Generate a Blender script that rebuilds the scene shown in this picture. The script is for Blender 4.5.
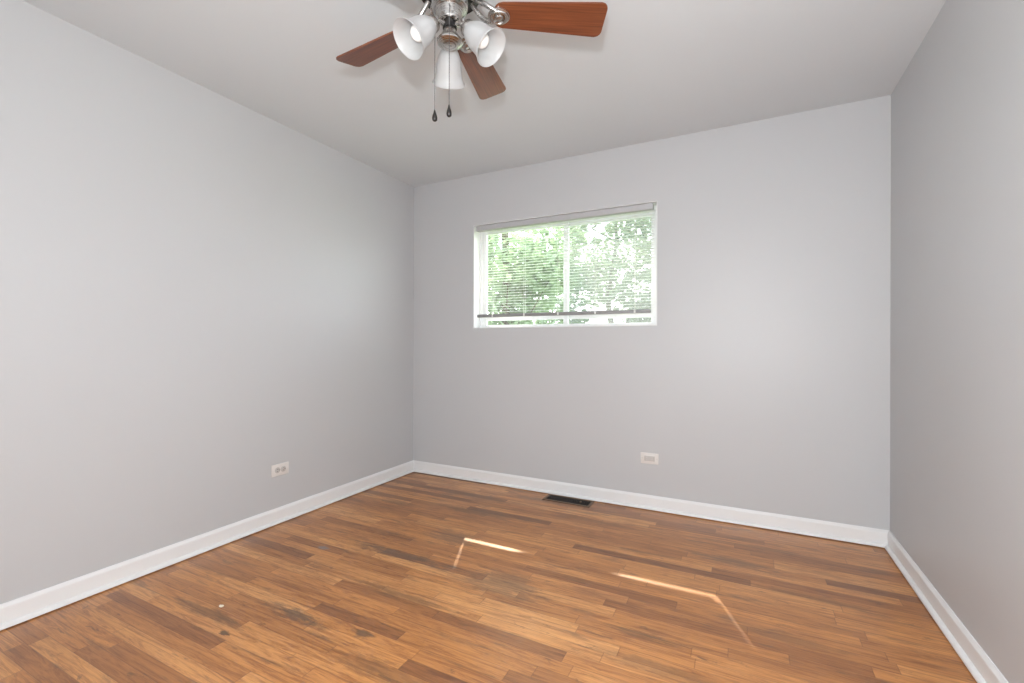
import bpy, bmesh, math, random
from mathutils import Vector, Matrix

for o in list(bpy.data.objects):
    bpy.data.objects.remove(o, do_unlink=True)
SC = bpy.context.scene
COL = SC.collection
R = math.radians

# ------------------------------------------------------------------ camera
XL, XR, YB, YF, H = -2.536, 0.700, 3.124, -0.460, 2.44       # room shell
CAM_Z = 1.0929
cam_d = bpy.data.cameras.new('camera')
cam_d.sensor_width = 36.0
cam_d.lens = 457.92 / 1024 * 36.0
cam_d.shift_y = 2.485 / 1024
cam_d.clip_start = 0.02
cam = bpy.data.objects.new('camera', cam_d)
COL.objects.link(cam)
YAW = 0.4702
cam.matrix_world = (Matrix.Translation((0, 0, CAM_Z)) @ Matrix.Rotation(YAW, 4, 'Z')
                    @ Matrix.Rotation(R(90), 4, 'X') @ Matrix.Rotation(0.0023, 4, 'Z'))
SC.camera = cam

# ------------------------------------------------------------------ world, sun, lights, exposure
SC.view_settings.view_transform = 'Standard'
SC.view_settings.look = 'None'
SC.view_settings.exposure = 0.0
SC.view_settings.gamma = 1.0
SC.view_settings.use_curve_mapping = False

SUN_DIR = Vector((-0.44, 1.0, 1.30)).normalized()
world = bpy.data.worlds.new('sky')
SC.world = world
world.use_nodes = True
wn = world.node_tree.nodes
wl = world.node_tree.links
wn.clear()
w_out = wn.new('ShaderNodeOutputWorld')
w_bg = wn.new('ShaderNodeBackground')
w_sky = wn.new('ShaderNodeTexSky')
w_sky.sky_type = 'NISHITA'
w_sky.sun_disc = False
w_sky.sun_elevation = math.asin(SUN_DIR.z)
w_sky.sun_rotation = math.atan2(SUN_DIR.x, SUN_DIR.y)
w_sky.dust_density = 3.0
w_mix = wn.new('ShaderNodeMixRGB')
w_mix.inputs[0].default_value = 0.75
w_mix.inputs[2].default_value = (9.5, 10.0, 10.6, 1)
wl.new(w_sky.outputs[0], w_mix.inputs[1])
wl.new(w_mix.outputs[0], w_bg.inputs[0])
w_bg.inputs[1].default_value = 0.80
wl.new(w_bg.outputs[0], w_out.inputs[0])

def light(name, kind, loc, power, color=(1, 1, 1), aim=None, **kw):
    d = bpy.data.lights.new(name, kind)
    d.energy = power
    d.color = color
    for k, v in kw.items():
        setattr(d, k, v)
    o = bpy.data.objects.new(name, d)
    COL.objects.link(o)
    o.location = loc
    if aim is not None:
        o.rotation_euler = Vector(aim).to_track_quat('-Z', 'Y').to_euler()
    return o

light('sun', 'SUN', (-4, 9, 12), 14.0, (1.0, 0.93, 0.80), aim=-SUN_DIR, angle=R(0.53))
# the photographer's flash, a hand's breadth above the lens
light('camera_flash', 'POINT', (-0.027, -0.014, 1.345), 96.0, (0.965, 0.985, 1.0), shadow_soft_size=0.035)
# added soft fill light at the closed rear wall, behind the camera
light('rear_fill_light', 'AREA', (-0.12, YF + 0.03, 1.35), 21.0, (0.955, 0.985, 1.0), aim=(0, 1, 0.05),
      shape='RECTANGLE', size=1.5, size_y=1.9)

# ------------------------------------------------------------------ helpers
def tag(o, label=None, cat=None, group=None, kind=None):
    if label: o['label'] = label
    if cat: o['category'] = cat
    if group: o['group'] = group
    if kind: o['kind'] = kind
    return o

def obj(name, bm, m, parent=None, smooth=False, loc=None, auto=None):
    me = bpy.data.meshes.new(name)
    bmesh.ops.recalc_face_normals(bm, faces=bm.faces)
    bm.to_mesh(me)
    bm.free()
    if m is not None:
        for mm in (m if isinstance(m, (list, tuple)) else [m]):
            me.materials.append(mm)
    if smooth:
        for p in me.polygons: p.use_smooth = True
        if auto:
            me.set_sharp_from_angle(angle=R(auto))
    o = bpy.data.objects.new(name, me)
    COL.objects.link(o)
    if parent is not None: o.parent = parent
    if loc is not None: o.location = loc
    return o

def empty(name, loc=(0, 0, 0), rz=0.0):
    o = bpy.data.objects.new(name, None)
    o.empty_display_size = 0.1
    COL.objects.link(o)
    o.location = loc
    o.rotation_euler = (0, 0, rz)
    return o

def structure(name, bm, m, parent=None, **kw):
    o = obj(name, bm, m, parent, **kw)
    if parent is None: o['kind'] = 'structure'
    return o

def box(bm, x0, x1, y0, y1, z0, z1, bevel=0.0, seg=2, mat=0):
    r = bmesh.ops.create_cube(bm, size=1.0)
    vs = r['verts']
    for v in vs:
        v.co = Vector((x0 + (v.co.x + .5) * (x1 - x0), y0 + (v.co.y + .5) * (y1 - y0), z0 + (v.co.z + .5) * (z1 - z0)))
    fs = {f for v in vs for f in v.link_faces}
    for f in fs: f.material_index = mat
    if bevel > 0:
        es = list({e for v in vs for e in v.link_edges})
        bmesh.ops.bevel(bm, geom=es, offset=bevel, segments=seg, affect='EDGES', profile=0.5)

def lathe(bm, prof, n=40, M=None, close=False):
    """revolve (r, z) profile round z"""
    rings = []
    for r, z in prof:
        if r < 1e-6:
            rings.append([bm.verts.new((0, 0, z))])
        else:
            rings.append([bm.verts.new((r * math.cos(2 * math.pi * k / n), r * math.sin(2 * math.pi * k / n), z)) for k in range(n)])
    for a, b in zip(rings[:-1], rings[1:]):
        for k in range(n):
            q = (k + 1) % n
            if len(a) == 1 and len(b) == 1: continue
            if len(a) == 1: bm.faces.new((a[0], b[k], b[q]))
            elif len(b) == 1: bm.faces.new((a[k], b[0], a[q]))
            else: bm.faces.new((a[k], b[k], b[q], a[q]))
    vs = [v for rg in rings for v in rg]
    if M is not None:
        for v in vs: v.co = M @ v.co
    return vs

def tube(bm, pts, rad, n=10, cap=True):
    pts = [Vector(p) for p in pts]
    rads = rad if isinstance(rad, (list, tuple)) else [rad] * len(pts)
    rings = []
    up = Vector((0, 0, 1))
    t0 = (pts[1] - pts[0]).normalized()
    if abs(t0.dot(up)) > 0.95: up = Vector((1, 0, 0))
    nrm = t0.cross(up).normalized()
    for i, p in enumerate(pts):
        t = (pts[min(i + 1, len(pts) - 1)] - pts[max(i - 1, 0)]).normalized()
        nrm = (nrm - t * nrm.dot(t)).normalized()
        b = t.cross(nrm)
        rings.append([bm.verts.new(p + (nrm * math.cos(2 * math.pi * k / n) + b * math.sin(2 * math.pi * k / n)) * rads[i]) for k in range(n)])
    for a, b in zip(rings[:-1], rings[1:]):
        for k in range(n):
            bm.faces.new((a[k], a[(k + 1) % n], b[(k + 1) % n], b[k]))
    if cap:
        bm.faces.new(rings[0]); bm.faces.new(rings[-1])

def extrude_profile(bm, prof, a, b, inward, mitre=(0, 0)):
    """sweep a (depth, height) outline from floor point a to b; depth along inward; ends mitred by depth*mitre"""
    a, b, w = Vector(a), Vector(b), Vector(inward)
    t = (b - a).normalized()
    A = [bm.verts.new(a + w * d + t * d * mitre[0] + Vector((0, 0, z))) for d, z in prof]
    B = [bm.verts.new(b + w * d - t * d * mitre[1] + Vector((0, 0, z))) for d, z in prof]
    n = len(prof)
    for k in range(n):
        q = (k + 1) % n
        bm.faces.new((A[k], A[q], B[q], B[k]))
    bm.faces.new(A); bm.faces.new(B)

# ------------------------------------------------------------------ materials
class NT:
    def __init__(self, name):
        self.m = bpy.data.materials.new(name)
        self.m.use_nodes = True
        self.t = self.m.node_tree
        self.n = self.t.nodes
        self.b = self.n['Principled BSDF']
        self.out = self.n['Material Output']
    def new(self, kind, **kw):
        nd = self.n.new(kind)
        for k, v in kw.items(): setattr(nd, k, v)
        return nd
    def put(self, sock, v):
        if v is None: return
        if isinstance(v, bpy.types.NodeSocket): self.t.links.new(v, sock)
        elif isinstance(v, tuple) and len(v) == 3 and sock.type == 'RGBA': sock.default_value = (*v, 1)
        else: sock.default_value = v
    def math(self, op, a, b=None, c=None, clamp=False):
        nd = self.new('ShaderNodeMath', operation=op, use_clamp=clamp)
        self.put(nd.inputs[0], a); self.put(nd.inputs[1], b); self.put(nd.inputs[2], c)
        return nd.outputs[0]
    def mix(self, f, a, b, blend='MIX'):
        nd = self.new('ShaderNodeMixRGB', blend_type=blend)
        self.put(nd.inputs[0], f); self.put(nd.inputs[1], a); self.put(nd.inputs[2], b)
        return nd.outputs[0]
    def xyz(self, x, y, z):
        nd = self.new('ShaderNodeCombineXYZ')
        self.put(nd.inputs[0], x); self.put(nd.inputs[1], y); self.put(nd.inputs[2], z)
        return nd.outputs[0]
    def noise(self, vec, scale=5.0, detail=2.0, rough=0.5, dist=0.0):
        nd = self.new('ShaderNodeTexNoise')
        self.put(nd.inputs['Vector'], vec)
        nd.inputs['Scale'].default_value = scale
        nd.inputs['Detail'].default_value = detail
        nd.inputs['Roughness'].default_value = rough
        nd.inputs['Distortion'].default_value = dist
        return nd.outputs[0]
    def white(self, x, y=None):
        nd = self.new('ShaderNodeTexWhiteNoise', noise_dimensions='2D')
        self.put(nd.inputs['Vector'], self.xyz(x, 0.37 if y is None else y, 0.0))
        return nd.outputs[0]
    def ramp(self, f, stops, interp='LINEAR'):
        nd = self.new('ShaderNodeValToRGB')
        nd.color_ramp.interpolation = interp
        e = nd.color_ramp.elements
        while len(e) < len(stops): e.new(0.5)
        for el, (p, c) in zip(e, stops):
            el.position = p
            el.color = (*c, 1) if len(c) == 3 else c
        self.put(nd.inputs[0], f)
        return nd.outputs[0]
    def smooth(self, v, lo, hi):
        nd = self.new('ShaderNodeMapRange', interpolation_type='SMOOTHSTEP')
        self.put(nd.inputs[0], v)
        nd.inputs[1].default_value = lo; nd.inputs[2].default_value = hi
        return nd.outputs[0]
    def bump(self, h, strength=0.2, dist=0.002):
        nd = self.new('ShaderNodeBump')
        nd.inputs['Strength'].default_value = strength
        nd.inputs['Distance'].default_value = dist
        self.put(nd.inputs['Height'], h)
        self.put(self.b.inputs['Normal'], nd.outputs[0])
    def set(self, **kw):
        for k, v in kw.items(): self.put(self.b.inputs[k.replace('_', ' ')], v)
        return self

def paint(name, c, rough=0.45, spec=0.5, bump=0.06, scale=220.0):
    m = NT(name)
    tc = m.new('ShaderNodeTexCoord').outputs['Object']
    n2 = m.noise(tc, 1.3, 2)
    col = m.mix(0.05, c, m.ramp(n2, [(0.3, tuple(x * 0.8 for x in c)), (0.7, tuple(min(1, x * 1.15) for x in c))]))
    m.set(Base_Color=col, Roughness=rough)
    m.b.inputs['Specular IOR Level'].default_value = spec
    m.bump(m.noise(tc, scale, 3), bump, 0.002)
    return m.m

def plain(name, c, rough=0.5, metal=0.0, spec=0.5, **kw):
    m = NT(name)
    tc = m.new('ShaderNodeTexCoord').outputs['Object']
    m.set(Base_Color=m.mix(m.noise(tc, 40, 3), tuple(x * 0.95 for x in c), tuple(min(1, x * 1.05) for x in c)), Roughness=rough, Metallic=metal)
    m.b.inputs['Specular IOR Level'].default_value = spec
    for k, v in kw.items(): m.put(m.b.inputs[k.replace('_', ' ')], v)
    return m.m

M_WALL = paint('grey_wall_paint', (0.545, 0.552, 0.562), 0.42, 0.42)
M_CEIL = paint('ceiling_paint', (0.66, 0.692, 0.715), 0.75, 0.3)
M_TRIM = paint('white_trim_paint', (0.80, 0.80, 0.80), 0.35, 0.5, 0.02, 60)
M_VINYL = plain('white_vinyl', (0.85, 0.86, 0.87), 0.35)
M_PLATE = plain('ivory_white_plastic', (0.74, 0.71, 0.68), 0.4)
M_PLATE_IN = plain('grey_white_plastic', (0.52, 0.50, 0.48), 0.45)
M_SLOT = plain('slot_black', (0.02, 0.02, 0.02), 0.6)
M_SCREW = plain('painted_screw', (0.6, 0.58, 0.55), 0.4, 0.3)
M_LOUV = plain('dark_louver_metal', (0.030, 0.024, 0.020), 0.5, 0.5)
M_VENT = plain('bronze_metal', (0.19, 0.12, 0.075), 0.45, 0.6)
M_DUCT = plain('duct_black', (0.008, 0.007, 0.006), 0.9)
M_RAIL = plain('grey_blind_rail', (0.27, 0.27, 0.27), 0.45)
M_HEAD = plain('pale_grey_blind_headrail', (0.52, 0.52, 0.53), 0.4, 0.2)
M_CORD = plain('white_cord', (0.78, 0.78, 0.76), 0.8)
M_BULB = plain('bulb_white_glass', (0.92, 0.91, 0.88), 0.25)
M_CHAIN = plain('grey_steel_chain', (0.16, 0.16, 0.165), 0.4, 0.7)
M_DARK = plain('dark_gunmetal', (0.05, 0.048, 0.047), 0.35, 0.9)
M_BARK = plain('tree_bark', (0.09, 0.07, 0.05), 0.9)

def nickel():
    m = NT('brushed_nickel')
    tc = m.new('ShaderNodeTexCoord').outputs['Object']
    mp = m.new('ShaderNodeMapping'); mp.inputs['Scale'].default_value = (4, 4, 300)
    m.put(mp.inputs['Vector'], tc)
    n = m.noise(mp.outputs[0], 3, 3)
    m.set(Base_Color=m.mix(n, (0.40, 0.385, 0.37), (0.52, 0.50, 0.48)), Metallic=1.0,
          Roughness=m.math('MULTIPLY_ADD', n, 0.15, 0.20))
    return m.m
M_NICKEL = nickel()

def blade_wood():
    m = NT('reddish_mahogany_veneer')
    tc = m.new('ShaderNodeTexCoord').outputs['Object']
    mp = m.new('ShaderNodeMapping'); mp.inputs['Scale'].default_value = (1.2, 48, 4)
    m.put(mp.inputs['Vector'], tc)
    n = m.noise(mp.outputs[0], 3.5, 5, 0.6, 0.4)
    col = m.ramp(n, [(0.28, (0.085, 0.025, 0.011)), (0.5, (0.160, 0.046, 0.018)), (0.72, (0.225, 0.068, 0.025))])
    m.set(Base_Color=col, Roughness=0.33)
    m.b.inputs['Coat Weight'].default_value = 0.25
    m.b.inputs['Coat Roughness'].default_value = 0.2
    return m.m
M_BLADE = blade_wood()

def frosted():
    m = NT('frosted_white_glass')
    tc = m.new('ShaderNodeTexCoord').outputs['Object']
    n = m.noise(tc, 14, 3, 0.6)
    m.set(Base_Color=m.mix(n, (0.58, 0.59, 0.595), (0.68, 0.68, 0.68)), Roughness=0.28)
    tr = m.new('ShaderNodeBsdfTranslucent'); tr.inputs[0].default_value = (0.88, 0.88, 0.88, 1)
    tp = m.new('ShaderNodeBsdfTransparent'); tp.inputs[0].default_value = (0.93, 0.93, 0.93, 1)
    mx = m.new('ShaderNodeMixShader'); mx.inputs[0].default_value = 0.45
    mx2 = m.new('ShaderNodeMixShader'); mx2.inputs[0].default_value = 0.20
    L = m.t.links
    L.new(m.b.outputs[0], mx.inputs[1]); L.new(tr.outputs[0], mx.inputs[2])
    L.new(mx.outputs[0], mx2.inputs[1]); L.new(tp.outputs[0], mx2.inputs[2])
    L.new(mx2.outputs[0], m.out.inputs[0])
    return m.m
M_FROST = frosted()

def glass():
    m = NT('window_glass')
    tp = m.new('ShaderNodeBsdfTransparent'); tp.inputs[0].default_value = (0.95, 0.97, 0.96, 1)
    gl = m.new('ShaderNodeBsdfGlossy'); gl.inputs['Roughness'].default_value = 0.02
    fr = m.new('ShaderNodeFresnel'); fr.inputs[0].default_value = 1.45
    mx = m.new('ShaderNodeMixShader')
    L = m.t.links
    bf = m.new('ShaderNodeNewGeometry').outputs['Backfacing']
    m.put(mx.inputs[0], m.math('MULTIPLY', fr.outputs[0], m.math('SUBTRACT', 1.0, bf)))
    L.new(tp.outputs[0], mx.inputs[1]); L.new(gl.outputs[0], mx.inputs[2])
    ds = m.new('ShaderNodeBsdfTranslucent'); ds.inputs[0].default_value = (0.9, 0.92, 0.9, 1)   # faint pale veil imitating the washed-out glare of the view
    md = m.new('ShaderNodeMixShader'); md.inputs[0].default_value = 0.012
    L.new(mx.outputs[0], md.inputs[1]); L.new(ds.outputs[0], md.inputs[2]); L.new(md.outputs[0], m.out.inputs[0])
    return m.m
M_GLASS = glass()

def screen():
    m = NT('insect_screen_mesh')
    tp = m.new('ShaderNodeBsdfTransparent')
    df = m.new('ShaderNodeBsdfTranslucent'); df.inputs[0].default_value = (0.16, 0.165, 0.17, 1)
    mx = m.new('ShaderNodeMixShader'); mx.inputs[0].default_value = 0.32
    L = m.t.links
    L.new(tp.outputs[0], mx.inputs[1]); L.new(df.outputs[0], mx.inputs[2]); L.new(mx.outputs[0], m.out.inputs[0])
    return m.m
M_SCREEN = screen()

def slat():
    m = NT('white_aluminium_slat')
    m.set(Base_Color=(0.80, 0.81, 0.80), Roughness=0.4)
    return m.m
M_SLAT = slat()

def leaf(name, c1, c2):
    m = NT(name)
    oi = m.new('ShaderNodeTexCoord').outputs['Object']
    n = m.noise(oi, 2.2, 3)
    n2 = m.noise(oi, 16, 1)
    col = m.mix(m.math('ADD', m.math('MULTIPLY', n, 0.6), m.math('MULTIPLY', n2, 0.4)), c1, c2)
    m.set(Base_Color=col, Roughness=0.5)
    tr = m.new('ShaderNodeBsdfTranslucent'); m.put(tr.inputs[0], m.mix(0.5, col, (0.26, 0.33, 0.18)))
    mx = m.new('ShaderNodeMixShader'); mx.inputs[0].default_value = 0.5
    L = m.t.links
    L.new(m.b.outputs[0], mx.inputs[1]); L.new(tr.outputs[0], mx.inputs[2]); L.new(mx.outputs[0], m.out.inputs[0])
    return m.m
M_LEAF = leaf('green_leaf', (0.18, 0.25, 0.165), (0.36, 0.44, 0.29))
M_LEAF_B = leaf('pale_green_leaf', (0.19, 0.25, 0.18), (0.36, 0.43, 0.31))

def grass():
    m = NT('lawn')
    tc = m.new('ShaderNodeTexCoord').outputs['Object']
    m.set(Base_Color=m.mix(m.noise(tc, 3, 5), (0.10, 0.17, 0.05), (0.24, 0.30, 0.11)), Roughness=0.9)
    return m.m
M_LAWN = grass()

def oak_floor():
    m = NT('worn_oak_strip_floor')
    pos = m.new('ShaderNodeNewGeometry').outputs['Position']
    sp = m.new('ShaderNodeSeparateXYZ'); m.put(sp.inputs[0], pos)
    x, y = sp.outputs[0], sp.outputs[1]
    W = 0.057
    v = m.math('DIVIDE', y, W)
    row = m.math('FLOOR', v)
    fv = m.math('FRACT', v)
    r1, r2 = m.white(row, 1.3), m.white(row, 7.7)
    L = m.math('MULTIPLY_ADD', r1, 0.55, 0.42)
    u = m.math('ADD', m.math('DIVIDE', x, L), m.math('MULTIPLY', r2, 9.0))
    colm = m.math('FLOOR', u)
    fu = m.math('FRACT', u)
    pid = m.white(row, colm)
    pid2 = m.white(m.math('ADD', row, 51.3), colm)
    pid3 = m.white(m.math('ADD', row, 17.9), colm)
    base = m.ramp(pid, [(0.0, (0.27, 0.105, 0.034)), (0.06, (0.37, 0.142, 0.037)), (0.30, (0.49, 0.200, 0.052)),
                        (0.65, (0.60, 0.255, 0.070)), (0.90, (0.65, 0.295, 0.09)), (1.0, (0.72, 0.35, 0.12))])
    # grain along the boards
    gx = m.math('MULTIPLY_ADD', pid2, 37.0, m.math('MULTIPLY', x, 2.0))
    gy = m.math('MULTIPLY_ADD', pid3, 19.0, m.math('MULTIPLY', y, 30.0))
    g = m.noise(m.xyz(gx, gy, pid), 1.0, 3, 0.6, 1.4)
    fine = m.noise(m.xyz(m.math('MULTIPLY', x, 7.0), m.math('MULTIPLY', y, 190.0), pid), 1.0, 5, 0.72, 0.5)
    band = m.noise(m.xyz(m.math('MULTIPLY_ADD', pid3, 23.0, m.math('MULTIPLY', x, 2.6)), m.math('MULTIPLY_ADD', pid2, 11.0, m.math('MULTIPLY', y, 40.0)), 2.0), 1.0, 6, 0.72, 1.6)
    rings = m.math('SINE', m.math('MULTIPLY', g, 40.0))
    grain = m.math('ADD', m.math('MULTIPLY', m.smooth(rings, 0.2, 1.0), 0.26), m.math('MULTIPLY', m.smooth(fine, 0.42, 0.75), 0.42))
    col = m.mix(m.math('MULTIPLY', grain, 0.80), base, m.mix(1.0, base, (0.52, 0.40, 0.32), 'MULTIPLY'))
    col = m.mix(m.math('MULTIPLY', m.smooth(band, 0.42, 0.68), 0.85), col, m.mix(1.0, col, (0.50, 0.38, 0.29), 'MULTIPLY'))
    col = m.mix(m.math('MULTIPLY', m.smooth(band, 0.46, 0.25), 0.40), col, m.mix(1.0, col, (1.30, 1.36, 1.40), 'MULTIPLY'))
    # broad wear
    big = m.noise(m.xyz(m.math('MULTIPLY', x, 0.9), m.math('MULTIPLY', y, 1.8), 3.1), 1.6, 4, 0.6)
    col = m.mix(m.math('MULTIPLY', m.smooth(big, 0.48, 0.70), 0.30), col, m.mix(1.0, col, (0.62, 0.56, 0.52), 'MULTIPLY'))
    streak = m.noise(m.xyz(m.math('MULTIPLY', x, 2.0), m.math('MULTIPLY', y, 12.0), 8.0), 1.5, 6, 0.68, 0.3)
    col = m.mix(m.math('MULTIPLY', m.smooth(streak, 0.54, 0.70), 0.62), col, (0.135, 0.068, 0.033))
    knots = m.noise(m.xyz(m.math('MULTIPLY', x, 11.0), m.math('MULTIPLY', y, 34.0), 4.0), 1.0, 4, 0.7, 0.5)
    col = m.mix(m.math('MULTIPLY', m.smooth(knots, 0.62, 0.72), 0.65), col, (0.11, 0.05, 0.023))
    # named stains (x, y, half length, half width, strength, colour)
    wob = m.noise(m.xyz(m.math('MULTIPLY', x, 6.0), m.math('MULTIPLY', y, 30.0), 1.0), 1.6, 6, 0.75)
    def blot(cx, cy, rx, ry, k, c, soft=0.7):
        nonlocal col
        a = m.math('DIVIDE', m.math('SUBTRACT', x, cx), rx)
        b = m.math('DIVIDE', m.math('SUBTRACT', y, cy), ry)
        d = m.math('SQRT', m.math('ADD', m.math('MULTIPLY', a, a), m.math('MULTIPLY', b, b)))
        d = m.math('ADD', d, m.math('MULTIPLY', m.math('SUBTRACT', wob, 0.5), 2.6))
        k_ = m.math('MULTIPLY', m.math('SUBTRACT', 1.0, m.smooth(d, 1.0 - soft, 1.0)), k)
        col = m.mix(k_, col, c)
    GREY = (0.100, 0.062, 0.038)
    BRN = (0.12, 0.058, 0.024)
    blot(-0.98, 1.84, 0.26, 0.15, 0.50, GREY)
    blot(-1.45, 2.16, 0.22, 0.10, 0.55, GREY)
    blot(-0.25, 1.60, 0.30, 0.04, 0.45, BRN)
    blot(-1.05, 1.16, 0.35, 0.06, 0.45, BRN)
    blot(0.25, 2.35, 0.30, 0.03, 0.40, BRN)
    blot(-1.60, 1.85, 0.46, 0.050, 0.70, GREY)
    blot(-1.62, 1.25, 0.24, 0.040, 0.75, GREY)
    blot(-1.28, 1.285, 0.06, 0.030, 0.75, GREY)
    blot(-1.95, 1.10, 0.30, 0.035, 0.55, BRN)
    blot(-1.55, 2.55, 0.40, 0.06, 0.55, BRN)
    blot(-0.05, 2.56, 0.26, 0.05, 0.55, GREY)
    blot(-1.20, 2.95, 0.35, 0.05, 0.45, GREY)
    blot(-2.15, 2.45, 0.20, 0.06, 0.45, BRN)
    blot(-1.75, 2.80, 0.40, 0.10, 0.45, BRN)
    blot(0.10, 2.80, 0.35, 0.025, 0.45, BRN)
    blot(-0.35, 1.75, 0.16, 0.028, 0.5, BRN)
    blot(-1.75, 1.05, 0.03, 0.014, 0.8, (0.04, 0.025, 0.015), 0.4)
    blot(-1.35, 1.56, 0.40, 0.030, 0.55, BRN)
    blot(-0.55, 1.95, 0.26, 0.035, 0.40, (0.20, 0.07, 0.026))
    blot(-0.80, 2.75, 0.50, 0.035, 0.40, BRN)
    blot(0.15, 1.98, 0.24, 0.040, 0.38, BRN)
    blot(-2.01, 1.723, 0.045, 0.022, 0.75, (0.17, 0.18, 0.19))
    blot(-1.94, 1.151, 0.013, 0.009, 1.0, (0.80, 0.74, 0.60), 0.2)
    # seams
    ev = m.math('MINIMUM', fv, m.math('SUBTRACT', 1.0, fv))
    eu = m.math('MULTIPLY', m.math('MINIMUM', fu, m.math('SUBTRACT', 1.0, fu)), L)
    sv = m.math('SUBTRACT', 1.0, m.smooth(ev, 0.0, 0.035))
    su = m.math('SUBTRACT', 1.0, m.smooth(eu, 0.0, 0.0028))
    seam = m.math('MAXIMUM', sv, su)
    col = m.mix(m.math('MULTIPLY', seam, 0.45), col, (0.095, 0.032, 0.014))
    m.set(Base_Color=col,
          Roughness=m.math('ADD', m.math('MULTIPLY', big, 0.20), m.math('MULTIPLY_ADD', fine, 0.10, 0.20)))
    m.b.inputs['Specular IOR Level'].default_value = 1.0
    h = m.math('SUBTRACT', m.math('ADD', m.math('MULTIPLY', grain, 0.12), m.math('MULTIPLY', pid3, 0.12)), m.math('MULTIPLY', seam, 1.0))
    m.bump(h, 0.22, 0.0015)
    return m.m
M_FLOOR = oak_floor()

# ------------------------------------------------------------------ room shell
T = 0.17
bm = bmesh.new(); box(bm, XL - T, XR + T, YF - T, YB + T, -0.12, 0.0)
structure('floor', bm, M_FLOOR)
bm = bmesh.new(); box(bm, XL - T, XR + T, YF - T, YB + T, H, H + 0.14)
structure('ceiling', bm, M_CEIL)
bm = bmesh.new(); box(bm, XL - T, XL, YF - T, YB + T, 0.0, H)
structure('wall_left', bm, M_WALL)
bm = bmesh.new(); box(bm, XR, XR + T, YF - T, YB + T, 0.0, H)
structure('wall_right', bm, M_WALL)
bm = bmesh.new(); box(bm, XL, XR, YF - T, YF, 0.0, H)
structure('wall_front', bm, M_WALL)

WX0, WX1, WZ0, WZ1 = -1.936, -0.515, 1.2166, 2.041            # window opening
bm = bmesh.new()
box(bm, XL, WX0, YB, YB + T, 0.0, H)
box(bm, WX1, XR, YB, YB + T, 0.0, H)
box(bm, WX0, WX1, YB, YB + T, 0.0, WZ0)
box(bm, WX0, WX1, YB, YB + T, WZ1, H)
structure('wall_back', bm, M_WALL)

bm = bmesh.new()                                              # roof overhang outside, above the window
box(bm, XL - 0.6, XR + 0.6, YB + T + 0.001, YB + T + 0.485, 2.49, 2.66)
structure('roof_overhang_1', bm, M_TRIM)

# baseboards: flat board with an eased top and a quarter-round shoe lifted a hair off the boards
BASE = [(0, 0.0), (0.013, 0.0), (0.013, 0.005), (0.030, 0.005), (0.0295, 0.010), (0.0275, 0.0145), (0.024, 0.018),
        (0.019, 0.0205), (0.014, 0.0215), (0.013, 0.074), (0.012, 0.080), (0.0085, 0.0855), (0.006, 0.090), (0.0045, 0.0925), (0, 0.0925)]
def base(name, a, b, inward):
    bm = bmesh.new()
    extrude_profile(bm, BASE, a, b, inward, (1, 1))
    structure(name, bm, M_TRIM)
base('baseboard_left', (XL, YF, 0), (XL, YB, 0), (1, 0, 0))
base('baseboard_back', (XL, YB, 0), (XR, YB, 0), (0, -1, 0))
base('baseboard_right', (XR, YB, 0), (XR, YF, 0), (-1, 0, 0))
base('baseboard_front', (XR, YF, 0), (XL, YF, 0), (0, 1, 0))

# ------------------------------------------------------------------ window (white vinyl slider, set deep in the wall)
win = empty('window_1', ((WX0 + WX1) / 2, YB + 0.10, WZ0)); win['kind'] = 'structure'
wo = Vector(win.location)
def wbox(bm, x0, x1, y0, y1, z0, z1, bev=0.002):
    box(bm, x0 - wo.x, x1 - wo.x, y0 - wo.y, y1 - wo.y, z0 - wo.z, z1 - wo.z, bev, 1)
G = 0.0005
FY0, FY1, FW = YB + 0.092, YB + 0.160, 0.030
# painted returns lining the opening
bm = bmesh.new()
wbox(bm, WX0 + G, WX0 + 0.006, YB + 0.001, FY0, WZ0 + G, WZ1 - G, 0)
wbox(bm, WX1 - 0.006, WX1 - G, YB + 0.001, FY0, WZ0 + G, WZ1 - G, 0)
wbox(bm, WX0 + 0.006, WX1 - 0.006, YB + 0.001, FY0, WZ0 + G, WZ0 + 0.006, 0)
wbox(bm, WX0 + 0.006, WX1 - 0.006, YB + 0.001, FY0, WZ1 - 0.006, WZ1 - G, 0)
obj('jamb_liner', bm, M_TRIM, win)
bm = bmesh.new()
wbox(bm, WX0 + G, WX0 + FW, FY0, FY1, WZ0 + G, WZ1 - G)
wbox(bm, WX1 - FW, WX1 - G, FY0, FY1, WZ0 + G, WZ1 - G)
wbox(bm, WX0 + FW, WX1 - FW, FY0, FY1, WZ0 + G, WZ0 + 0.022)
wbox(bm, WX0 + FW, WX1 - FW, FY0, FY1, WZ1 - 0.034, WZ1 - G)
obj('window_frame', bm, M_VINYL, win)
MX = -1.195
def sash(x0, x1, y0, y1, l, r):
    bm = bmesh.new()
    z0, z1 = WZ0 + 0.0225, WZ1 - 0.0345
    wbox(bm, x0, x0 + l, y0, y1, z0, z1)
    wbox(bm, x1 - r, x1, y0, y1, z0, z1)
    wbox(bm, x0 + l, x1 - r, y0, y1, z0, z0 + 0.006)
    wbox(bm, x0 + l, x1 - r, y0, y1, 1.280, 1.312)
    wbox(bm, x0 + l, x1 - r, y0, y1, z1 - 0.030, z1)
    s = obj('sash', bm, M_VINYL, win)
    bm = bmesh.new()
    ym = (y0 + y1) / 2
    wbox(bm, x0 + l, x1 - r, ym - 0.002, ym + 0.002, z0 + 0.006, z1 - 0.030, 0)
    obj('glass_pane', bm, M_GLASS, s)
    return s
sash(WX0 + FW + 0.001, MX + 0.022, FY0 + 0.008, FY0 + 0.030, 0.034, 0.036)
sash(MX - 0.020, WX1 - FW - 0.001, FY0 + 0.034, FY0 + 0.056, 0.036, 0.030)
bm = bmesh.new()
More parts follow.
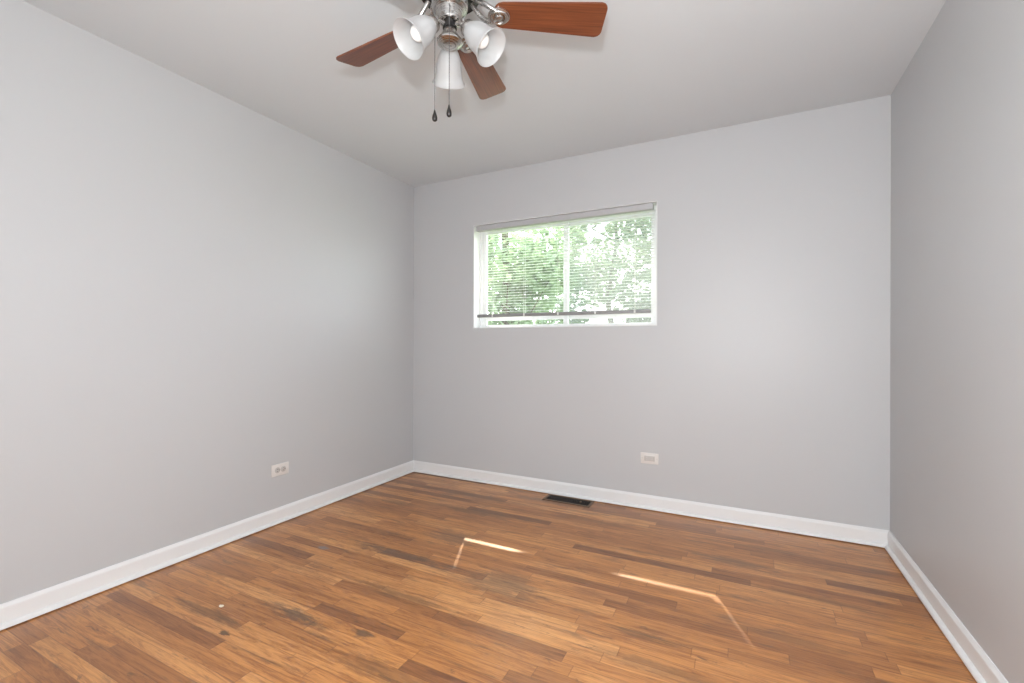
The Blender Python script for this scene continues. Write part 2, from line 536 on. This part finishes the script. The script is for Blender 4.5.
wbox(bm, MX + 0.02, WX1 - FW - 0.004, FY1 - 0.008, FY1 - 0.0075, WZ0 + 0.024, WZ1 - 0.036, 0)
obj('insect_screen', bm, M_SCREEN, win)
bm = bmesh.new()
wbox(bm, MX - 0.004, MX + 0.010, FY0 + 0.001, FY0 + 0.008, 1.56, 1.64, 0.003)
obj('sash_latch', bm, M_VINYL, win)

# ------------------------------------------------------------------ mini blind hanging in the opening
BX0, BX1, BY = -1.913, -0.545, YB + 0.0255
BZ1 = WZ1 - 0.0095
blind = empty('window_blind', ((BX0 + BX1) / 2, BY, BZ1))
tag(blind, 'white aluminium mini blind with grey rails lowered over the sliding window', 'window blind')
bo = Vector(blind.location)
def bbox(bm, x0, x1, y0, y1, z0, z1, bev=0.0015, mat=0):
    box(bm, x0 - bo.x, x1 - bo.x, y0 - bo.y, y1 - bo.y, z0 - bo.z, z1 - bo.z, bev, 2, mat)
bm = bmesh.new(); bbox(bm, BX0, BX1, BY - 0.0215, BY + 0.018, BZ1 - 0.040, BZ1, 0.003)
tag(obj('headrail', bm, M_HEAD, blind), 'grey headrail')
RZ = 1.303
bm = bmesh.new()
tilt = R(4); c, s = math.cos(tilt), math.sin(tilt)
SX0, SX1 = -1.824, -0.540
zs = []
z = BZ1 - 0.052
while z > RZ + 0.028:
    zs.append(z); z -= 0.0205
for z in zs:
    prev = None
    for k in range(5):
        a = (k / 4 - 0.5) * 0.025
        crown = 0.0016 * (1 - (2 * k / 4 - 1) ** 2)
        yy = a * c - crown * s; zz = z - bo.z + a * s + crown * c
        pair = (bm.verts.new((SX0 - bo.x, yy, zz)), bm.verts.new((SX1 - bo.x, yy, zz)))
        if prev: bm.faces.new((prev[0], prev[1], pair[1], pair[0]))
        prev = pair
obj('slats', bm, M_SLAT, blind, smooth=True)
bm = bmesh.new()
bbox(bm, BX0 + 0.002, BX1 - 0.016, BY - 0.010, BY + 0.009, RZ, RZ + 0.025, 0.004)
rail = tag(obj('bottom_rail', bm, M_RAIL, blind, smooth=True, auto=40), 'dark grey bottom rail')
for cx in (-1.77, -1.495, -1.22, -0.94, -0.665):
    bm = bmesh.new()
    for dy in (-0.0135, 0.0135):
        tube(bm, [(cx - bo.x, dy, BZ1 - 0.04 - bo.z), (cx - bo.x, dy, RZ + 0.02 - bo.z)], 0.0009, 5)
    box(bm, cx - 0.006 - bo.x, cx + 0.006 - bo.x, -0.0112, -0.0098, RZ + 0.003 - bo.z, RZ + 0.022 - bo.z)
    obj('ladder_cord', bm, M_CORD, blind)

# ------------------------------------------------------------------ outlets, floor register
def outlet(name, loc, rz, style, label):
    """face looks along local -y"""
    t = empty(name, loc, rz)
    tag(t, label, 'outlet', 'wall outlets')
    bm = bmesh.new()
    box(bm, -0.0585, 0.0585, -0.006, -0.0003, -0.0365, 0.0365, 0.003, 3)
    obj('cover_plate', bm, M_PLATE, t, smooth=True, auto=40)
    if style == 'duplex':
        for sx in (-1, 1):
            bm = bmesh.new()
            vs = lathe(bm, [(0, 0), (0.0165, 0), (0.0172, 0.0005), (0.0172, 0.0025), (0.016, 0.0032), (0, 0.0032)], 28,
                       Matrix.Translation((sx * 0.0195, -0.0055, 0)) @ Matrix.Rotation(R(90), 4, 'X'))
            rc = obj('receptacle', bm, M_PLATE_IN, t, smooth=True, auto=40)
            for k in range(3):
                bm = bmesh.new()
                if k == 0: box(bm, sx * 0.0195 - 0.005, sx * 0.0195 + 0.004, -0.0090, -0.0080, 0.005, 0.0072)
                elif k == 1: box(bm, sx * 0.0195 - 0.005, sx * 0.0195 + 0.003, -0.0090, -0.0080, -0.0072, -0.005)
                else: lathe(bm, [(0, 0), (0.0025, 0), (0.0025, 0.001), (0, 0.001)], 10,
                            Matrix.Translation((sx * 0.0195 + 0.0095, -0.0080, 0)) @ Matrix.Rotation(R(90), 4, 'X'))
                obj('slot', bm, M_SLOT, rc)
        sc = [(0, 0)]
    else:
        bm = bmesh.new()
        box(bm, -0.0335, 0.0335, -0.0078, -0.0055, -0.0165, 0.0165, 0.001, 2)
        rc = obj('receptacle', bm, M_PLATE_IN, t)
        for sx in (-1, 1):
            for zz, ww in ((0.005, 0.004), (-0.0068, 0.003)):
                bm = bmesh.new()
                box(bm, sx * 0.017 - 0.004, sx * 0.017 + ww, -0.0081, -0.0076, zz, zz + 0.0018)
                obj('slot', bm, M_PLATE, rc)
        sc = [(-0.048, 0), (0.048, 0)]
    for sx, sz in sc:
        bm = bmesh.new()
        lathe(bm, [(0, 0), (0.0035, 0), (0.003, 0.001), (0, 0.0013)], 14,
              Matrix.Translation((sx, -0.0058, sz)) @ Matrix.Rotation(R(90), 4, 'X'))
        obj('screw', bm, M_SCREW, t)
    return t
outlet('wall_outlet', (XL, 1.856, 0.322), R(90), 'duplex', 'white duplex outlet with two round sockets on the left wall above the baseboard')
outlet('wall_outlet', (-0.561, YB, 0.336), 0, 'decora', 'white outlet with one rectangular insert on the wall below the window')

vent = empty('floor_register', (-1.095, 3.026, 0.0))
tag(vent, 'dark bronze metal floor register lying against the back baseboard', 'floor vent')
VL, VW = 0.172, 0.064
bm = bmesh.new()
box(bm, -VL, VL, -VW, -VW + 0.019, 0.0003, 0.005, 0.0015)
box(bm, -VL, VL, VW - 0.014, VW, 0.0003, 0.005, 0.0015)
box(bm, -VL, -VL + 0.018, -VW + 0.019, VW - 0.014, 0.0003, 0.005, 0.0015)
box(bm, VL - 0.018, VL, -VW + 0.019, VW - 0.014, 0.0003, 0.005, 0.0015)
obj('register_frame', bm, M_VENT, vent)
bm = bmesh.new()
box(bm, -VL + 0.018, VL - 0.018, -VW + 0.019, VW - 0.014, 0.0003, 0.0012)
obj('duct_opening', bm, M_DUCT, vent)
bm = bmesh.new()
for k in range(25):
    xx = -VL + 0.024 + k * (2 * VL - 0.048) / 24
    box(bm, xx - 0.0015, xx + 0.0015, -VW + 0.019, VW - 0.014, 0.0012, 0.0042)
box(bm, -VL + 0.018, VL - 0.018, -0.001, 0.005, 0.0012, 0.0046)
obj('louvers', bm, M_LOUV, vent)
bm = bmesh.new()
box(bm, 0.085, 0.095, -0.012, 0.012, 0.0045, 0.010, 0.001)
obj('damper_lever', bm, M_VENT, vent)

# ------------------------------------------------------------------ ceiling fan
FX, FY = -0.898, 1.294
fan = empty('ceiling_fan', (FX, FY, H))
tag(fan, 'brushed nickel ceiling fan with reddish wood blades and frosted glass lights', 'ceiling fan')
def fz(z): return z - H
bm = bmesh.new()
lathe(bm, [(0, 0), (0.092, 0), (0.092, -0.012), (0.088, -0.030), (0.070, -0.048), (0.060, -0.052), (0, -0.052)], 48)
obj('canopy', bm, M_NICKEL, fan, smooth=True, auto=35)
bm = bmesh.new()
lathe(bm, [(0, fz(2.405)), (0.070, fz(2.405)), (0.108, fz(2.398)), (0.122, fz(2.384)), (0.126, fz(2.362)), (0.122, fz(2.346)),
           (0.124, fz(2.342)), (0.114, fz(2.326)), (0.094, fz(2.314)), (0.086, fz(2.311)), (0, fz(2.311))], 56)
obj('motor_housing', bm, M_NICKEL, fan, smooth=True, auto=30)
bm = bmesh.new()
lathe(bm, [(0, fz(2.312)), (0.100, fz(2.312)), (0.109, fz(2.304)), (0.110, fz(2.292)), (0.104, fz(2.282)), (0.072, fz(2.277)), (0.064, fz(2.272)), (0, fz(2.272))], 48)
obj('flywheel', bm, M_DARK, fan, smooth=True, auto=35)

# blades
BZ, BR, PITCH, TH0 = 2.222, 0.5347, 0.2493, 0.070 + YAW
BI = 0.150
def blade_outline():
    pts = []
    def arc(cx, cy, r, a0, a1, n=7):
        for k in range(n + 1):
            a = a0 + (a1 - a0) * k / n
            pts.append((cx + r * math.cos(a), cy + r * math.sin(a)))
    wt, wi = 0.0635, 0.046
    rt, ri = 0.022, 0.030
    arc(BR - rt, wt - rt, rt, 0, math.pi / 2)
    arc(BI + ri, wi - ri, ri, math.pi / 2, math.pi)
    arc(BI + ri, -wi + ri, ri, math.pi, 1.5 * math.pi)
    arc(BR - rt, -wt + rt, rt, 1.5 * math.pi, 2 * math.pi)
    return pts
def blade_mesh():
    bm = bmesh.new()
    pts = blade_outline()
    top = [bm.verts.new((x, y, 0.003)) for x, y in pts]
    bot = [bm.verts.new((x, y, -0.003)) for x, y in pts]
    bm.faces.new(top); bm.faces.new(bot[::-1])
    n = len(pts)
    side = []
    for k in range(n):
        q = (k + 1) % n
        side.append(bm.faces.new((top[k], bot[k], bot[q], top[q])))
    es = [e for e in bm.edges if any(f.normal.length >= 0 and len(f.verts) > 4 for f in e.link_faces)]
    bmesh.ops.bevel(bm, geom=es, offset=0.0012, segments=2, affect='EDGES')
    return bm
def bracket_mesh():
    """in the blade's own frame (x outwards), hub side bends up to the flywheel"""
    bm = bmesh.new()
    # two curved arms leaving the flywheel and meeting at the medallion
    for s in (-1, 1):
        pts = []
        for k in range(9):
            t = k / 8
            r = 0.074 + t * 0.096
            y = s * (0.012 + 0.016 * math.sin(math.pi * t))
            zz = 0.056 * (1 - t) ** 2.2 - 0.008 * t
            pts.append((r, y, zz))
        tube(bm, pts, [0.0085] * 9, 10)
    # plate under the blade
    vs = lathe(bm, [(0, -0.0105), (0.026, -0.0105), (0.030, -0.008), (0.030, -0.0034), (0, -0.0034)], 32,
               Matrix.Translation((0.167, 0, 0)) @ Matrix.Diagonal((1.25, 1.0, 1.0, 1.0)))
    return bm
def medallion_mesh():
    bm = bmesh.new()
    Mx = Matrix.Translation((0.167, 0, 0)) @ Matrix.Diagonal((1.25, 1.0, 1.0, 1.0))
    lathe(bm, [(0.0265, -0.0100), (0.0255, -0.0145), (0.022, -0.0160), (0.0185, -0.0145), (0.0175, -0.0105)], 32, Mx)
    lathe(bm, [(0, -0.0165), (0.006, -0.0158), (0.0105, -0.0135), (0.012, -0.0104)], 24, Mx)
    return bm
bme = bl0 = None
for k in range(5):
    a = TH0 + R(72) * k
    Mb = Matrix.Translation((0, 0, fz(BZ))) @ Matrix.Rotation(a, 4, 'Z') @ Matrix.Rotation(-PITCH, 4, 'X')
    if k == 0:
        bl0 = obj('fan_blade', blade_mesh(), M_BLADE, fan)
        br0 = obj('blade_bracket', bracket_mesh(), M_NICKEL, bl0, smooth=True, auto=40)
        md0 = obj('medallion', medallion_mesh(), M_NICKEL, bl0, smooth=True, auto=60)
        bl0.matrix_local = Mb
    else:
        b = bl0.copy(); COL.objects.link(b); b.parent = fan; b.matrix_local = Mb
        for src in (br0, md0):
            cpy = src.copy(); COL.objects.link(cpy); cpy.parent = b

# switch housing, light fitter
bm = bmesh.new()
lathe(bm, [(0, fz(2.274)), (0.050, fz(2.274)), (0.059, fz(2.268)), (0.0615, fz(2.260)), (0.0615, fz(2.240)), (0.059, fz(2.234)),
           (0.050, fz(2.230)), (0.043, fz(2.227)), (0.041, fz(2.222)), (0.040, fz(2.196)), (0.037, fz(2.189)), (0.028, fz(2.186)), (0, fz(2.186))], 48)
obj('switch_housing', bm, M_NICKEL, fan, smooth=True, auto=35)
bm = bmesh.new()
lathe(bm, [(0, fz(2.187)), (0.024, fz(2.187)), (0.024, fz(2.166)), (0, fz(2.166))], 36)
obj('fitter_neck', bm, M_DARK, fan, smooth=True, auto=35)
bm = bmesh.new()
lathe(bm, [(0, fz(2.170)), (0.017, fz(2.170)), (0.020, fz(2.163)), (0.024, fz(2.154)), (0.031, fz(2.141)), (0.040, fz(2.129)),
           (0.0440, fz(2.123)), (0.0430, fz(2.117)), (0.034, fz(2.112)), (0.018, fz(2.109)), (0, fz(2.108))], 40)
obj('fitter_cup', bm, M_NICKEL, fan, smooth=True, auto=50)

# three lamps: arm, socket cup, frosted bell shade, bulb
def shade_mesh():
    bm = bmesh.new()
    outer = [(0.0240, 0.000), (0.0265, 0.006), (0.0330, 0.018), (0.0400, 0.034), (0.0440, 0.052), (0.0455, 0.068), (0.0475, 0.084),
             (0.0512, 0.098), (0.0565, 0.110), (0.0615, 0.118)]
    inner = [(r - 0.0032, z) for r, z in outer]
    prof = outer + [(0.0608, 0.1205)] + inner[::-1]
    lathe(bm, prof, 48)
    return bm
def bulb_mesh():
    bm = bmesh.new()
    lathe(bm, [(0, 0.004), (0.012, 0.004), (0.0125, 0.024), (0.017, 0.036), (0.0235, 0.050), (0.0265, 0.064), (0.0245, 0.078), (0.017, 0.088),
               (0.008, 0.0925), (0, 0.0935)], 28)
    return bm
def cup_mesh():
    bm = bmesh.new()
    lathe(bm, [(0, -0.022), (0.010, -0.022), (0.016, -0.016), (0.0255, -0.010), (0.0275, 0.000), (0.0275, 0.008), (0.0262, 0.009), (0.0262, 0.002), (0, 0.002)], 32)
    return bm
NECK_R, NECK_Z = 0.070, 2.150
for k, ang in enumerate((99, 219, -21)):
    a = R(ang) + YAW
    Mr = Matrix.Rotation(a, 4, 'Z')
    bm = bmesh.new()
    tube(bm, [(0.010, 0, fz(2.176)), (0.026, 0, fz(2.177)), (0.040, 0, fz(2.173)), (0.050, 0, fz(2.166)), (0.056, 0, fz(2.159))], 0.0075, 12)
    arm = obj('light_arm', bm, M_NICKEL, fan, smooth=True, auto=50)
    arm.matrix_local = Mr
    Ms = Matrix.Translation((NECK_R, 0, fz(NECK_Z))) @ Matrix.Rotation(R(135), 4, 'Y')
    for nm, fn, mt in (('socket_cup', cup_mesh, M_NICKEL), ('glass_shade', shade_mesh, M_FROST), ('light_bulb', bulb_mesh, M_BULB)):
        o = obj(nm, fn(), mt, arm, smooth=True, auto=60)
        o.matrix_local = Ms

# pull chains
def chain(px, py, z_top, z_bot):
    bm = bmesh.new()
    n = int((z_top - z_bot - 0.03) / 0.0045)
    tube(bm, [(px, py, fz(z_top)), (px, py, fz(z_bot + 0.036))], 0.0010, 6)
    for i in range(n):
        zc = z_bot + 0.038 + i * 0.0045
        r = bmesh.ops.create_icosphere(bm, subdivisions=1, radius=0.0019, matrix=Matrix.Translation((px, py, fz(zc))))
    ch = obj('pull_chain', bm, M_CHAIN, fan, smooth=True)
    bm = bmesh.new()
    lathe(bm, [(0, 0.040), (0.0022, 0.039), (0.003, 0.034), (0.0045, 0.028), (0.0075, 0.019), (0.0088, 0.011), (0.0078, 0.004), (0.004, 0.0006), (0, 0)], 18,
          Matrix.Translation((px, py, fz(z_bot))))
    obj('chain_pendant', bm, M_DARK, ch, smooth=True)
def from_cam(dx, dz):
    return dx * math.cos(YAW) - dz * math.sin(YAW), dx * math.sin(YAW) + dz * math.cos(YAW)
x_, y_ = from_cam(-0.042, -0.052); chain(x_, y_, 2.205, 1.825)
x_, y_ = from_cam(0.007, -0.064); chain(x_, y_, 2.205, 1.834)

# ------------------------------------------------------------------ outdoors: lawn and trees beyond the window
bm = bmesh.new()
box(bm, -30, 22, YB + T + 0.02, 45, -0.50, -0.35)
structure('ground', bm, M_LAWN)
def tree(name, label, x, y, blobs, m, seed, lsize=0.10, n_per=900, trunk_r=0.11):
    rnd = random.Random(seed)
    t = empty(name, (x, y, -0.35))
    tag(t, label, 'tree', 'trees outside the window')
    top = max(b[2] for b in blobs) + 0.35
    bm = bmesh.new()
    pts = [(0, 0, 0)]
    for i in range(1, 7):
        pts.append((rnd.uniform(-.08, .08) * i * .5, rnd.uniform(-.08, .08) * i * .5, top * i / 6))
    tube(bm, pts, [trunk_r * (1 - 0.75 * i / 6) for i in range(7)], 10)
    for (bx, by, bz, br) in blobs:
        i = max(1, min(5, int(6 * max(0.1, (bz + .35 - br * .8)) / top)))
        p0 = Vector(pts[i]); p1 = Vector((bx, by, bz + .35))
        mid = (p0 + p1) / 2 + Vector((0, 0, -0.1))
        tube(bm, [p0, mid, p1], [trunk_r * .16, trunk_r * .11, trunk_r * .05], 7)
    obj('trunk', bm, M_BARK, t, smooth=True)
    bm = bmesh.new()
    for (bx, by, bz, br) in blobs:
        cnt = int(n_per * br * br)
        for _ in range(cnt):
            while True:
                p = Vector((rnd.uniform(-1, 1), rnd.uniform(-1, 1), rnd.uniform(-1, 1)))
                if p.length < 1: break
            p = p.normalized() * (p.length ** 0.45) * br
            p.z *= 0.85
            cpt = Vector((bx, by, bz + .35)) + p
            q = Matrix.Rotation(rnd.uniform(0, 6.28), 4, 'Z') @ Matrix.Rotation(rnd.uniform(-1.0, 1.0), 4, 'X') @ Matrix.Rotation(rnd.uniform(-1.0, 1.0), 4, 'Y')
            s = lsize * rnd.uniform(.7, 1.3)
            vs = [bm.verts.new(cpt + q @ Vector(v)) for v in ((-s, 0, 0), (-s * .2, -s * .45, s * .08), (s, 0, -s * .1), (-s * .2, s * .45, s * .08))]
            bm.faces.new(vs)
    obj('foliage', bm, m, t)
def crown(rnd_seed, w, z0, z1, n, r0, r1):
    rr = random.Random(rnd_seed)
    return [(rr.uniform(-w, w), rr.uniform(-.6, .6), rr.uniform(z0, z1), rr.uniform(r0, r1)) for _ in range(n)]
tree('garden_tree', 'green leafy tree seen through the left window pane', -4.25, 8.0, crown(3, 1.15, 0.7, 3.4, 15, .4, .75) + [(0.92, -0.03, 7.54, 0.23)] * 4, M_LEAF, 11)  # last blob: unseen leaf clump added high up to shade the sun streak's middle
tree('garden_tree', 'pale green leafy tree seen through the right window pane', -3.0, 11.6, crown(5, 1.7, 0.5, 4.6, 17, .5, .85) + [(1.0, 0, 1.0, .6), (.45, .3, .8, .55), (1.5, .2, 1.9, .6), (.1, -.2, .75, .5), (1.6, .1, 1.1, .6), (1.35, -.2, 1.5, .55), (.75, .2, 1.45, .5), (.8, 0, 2.4, .6), (.95, .2, 3.0, .5), (.5, .1, 2.0, .5), (.85, .1, 1.75, .5)], M_LEAF_B, 12)
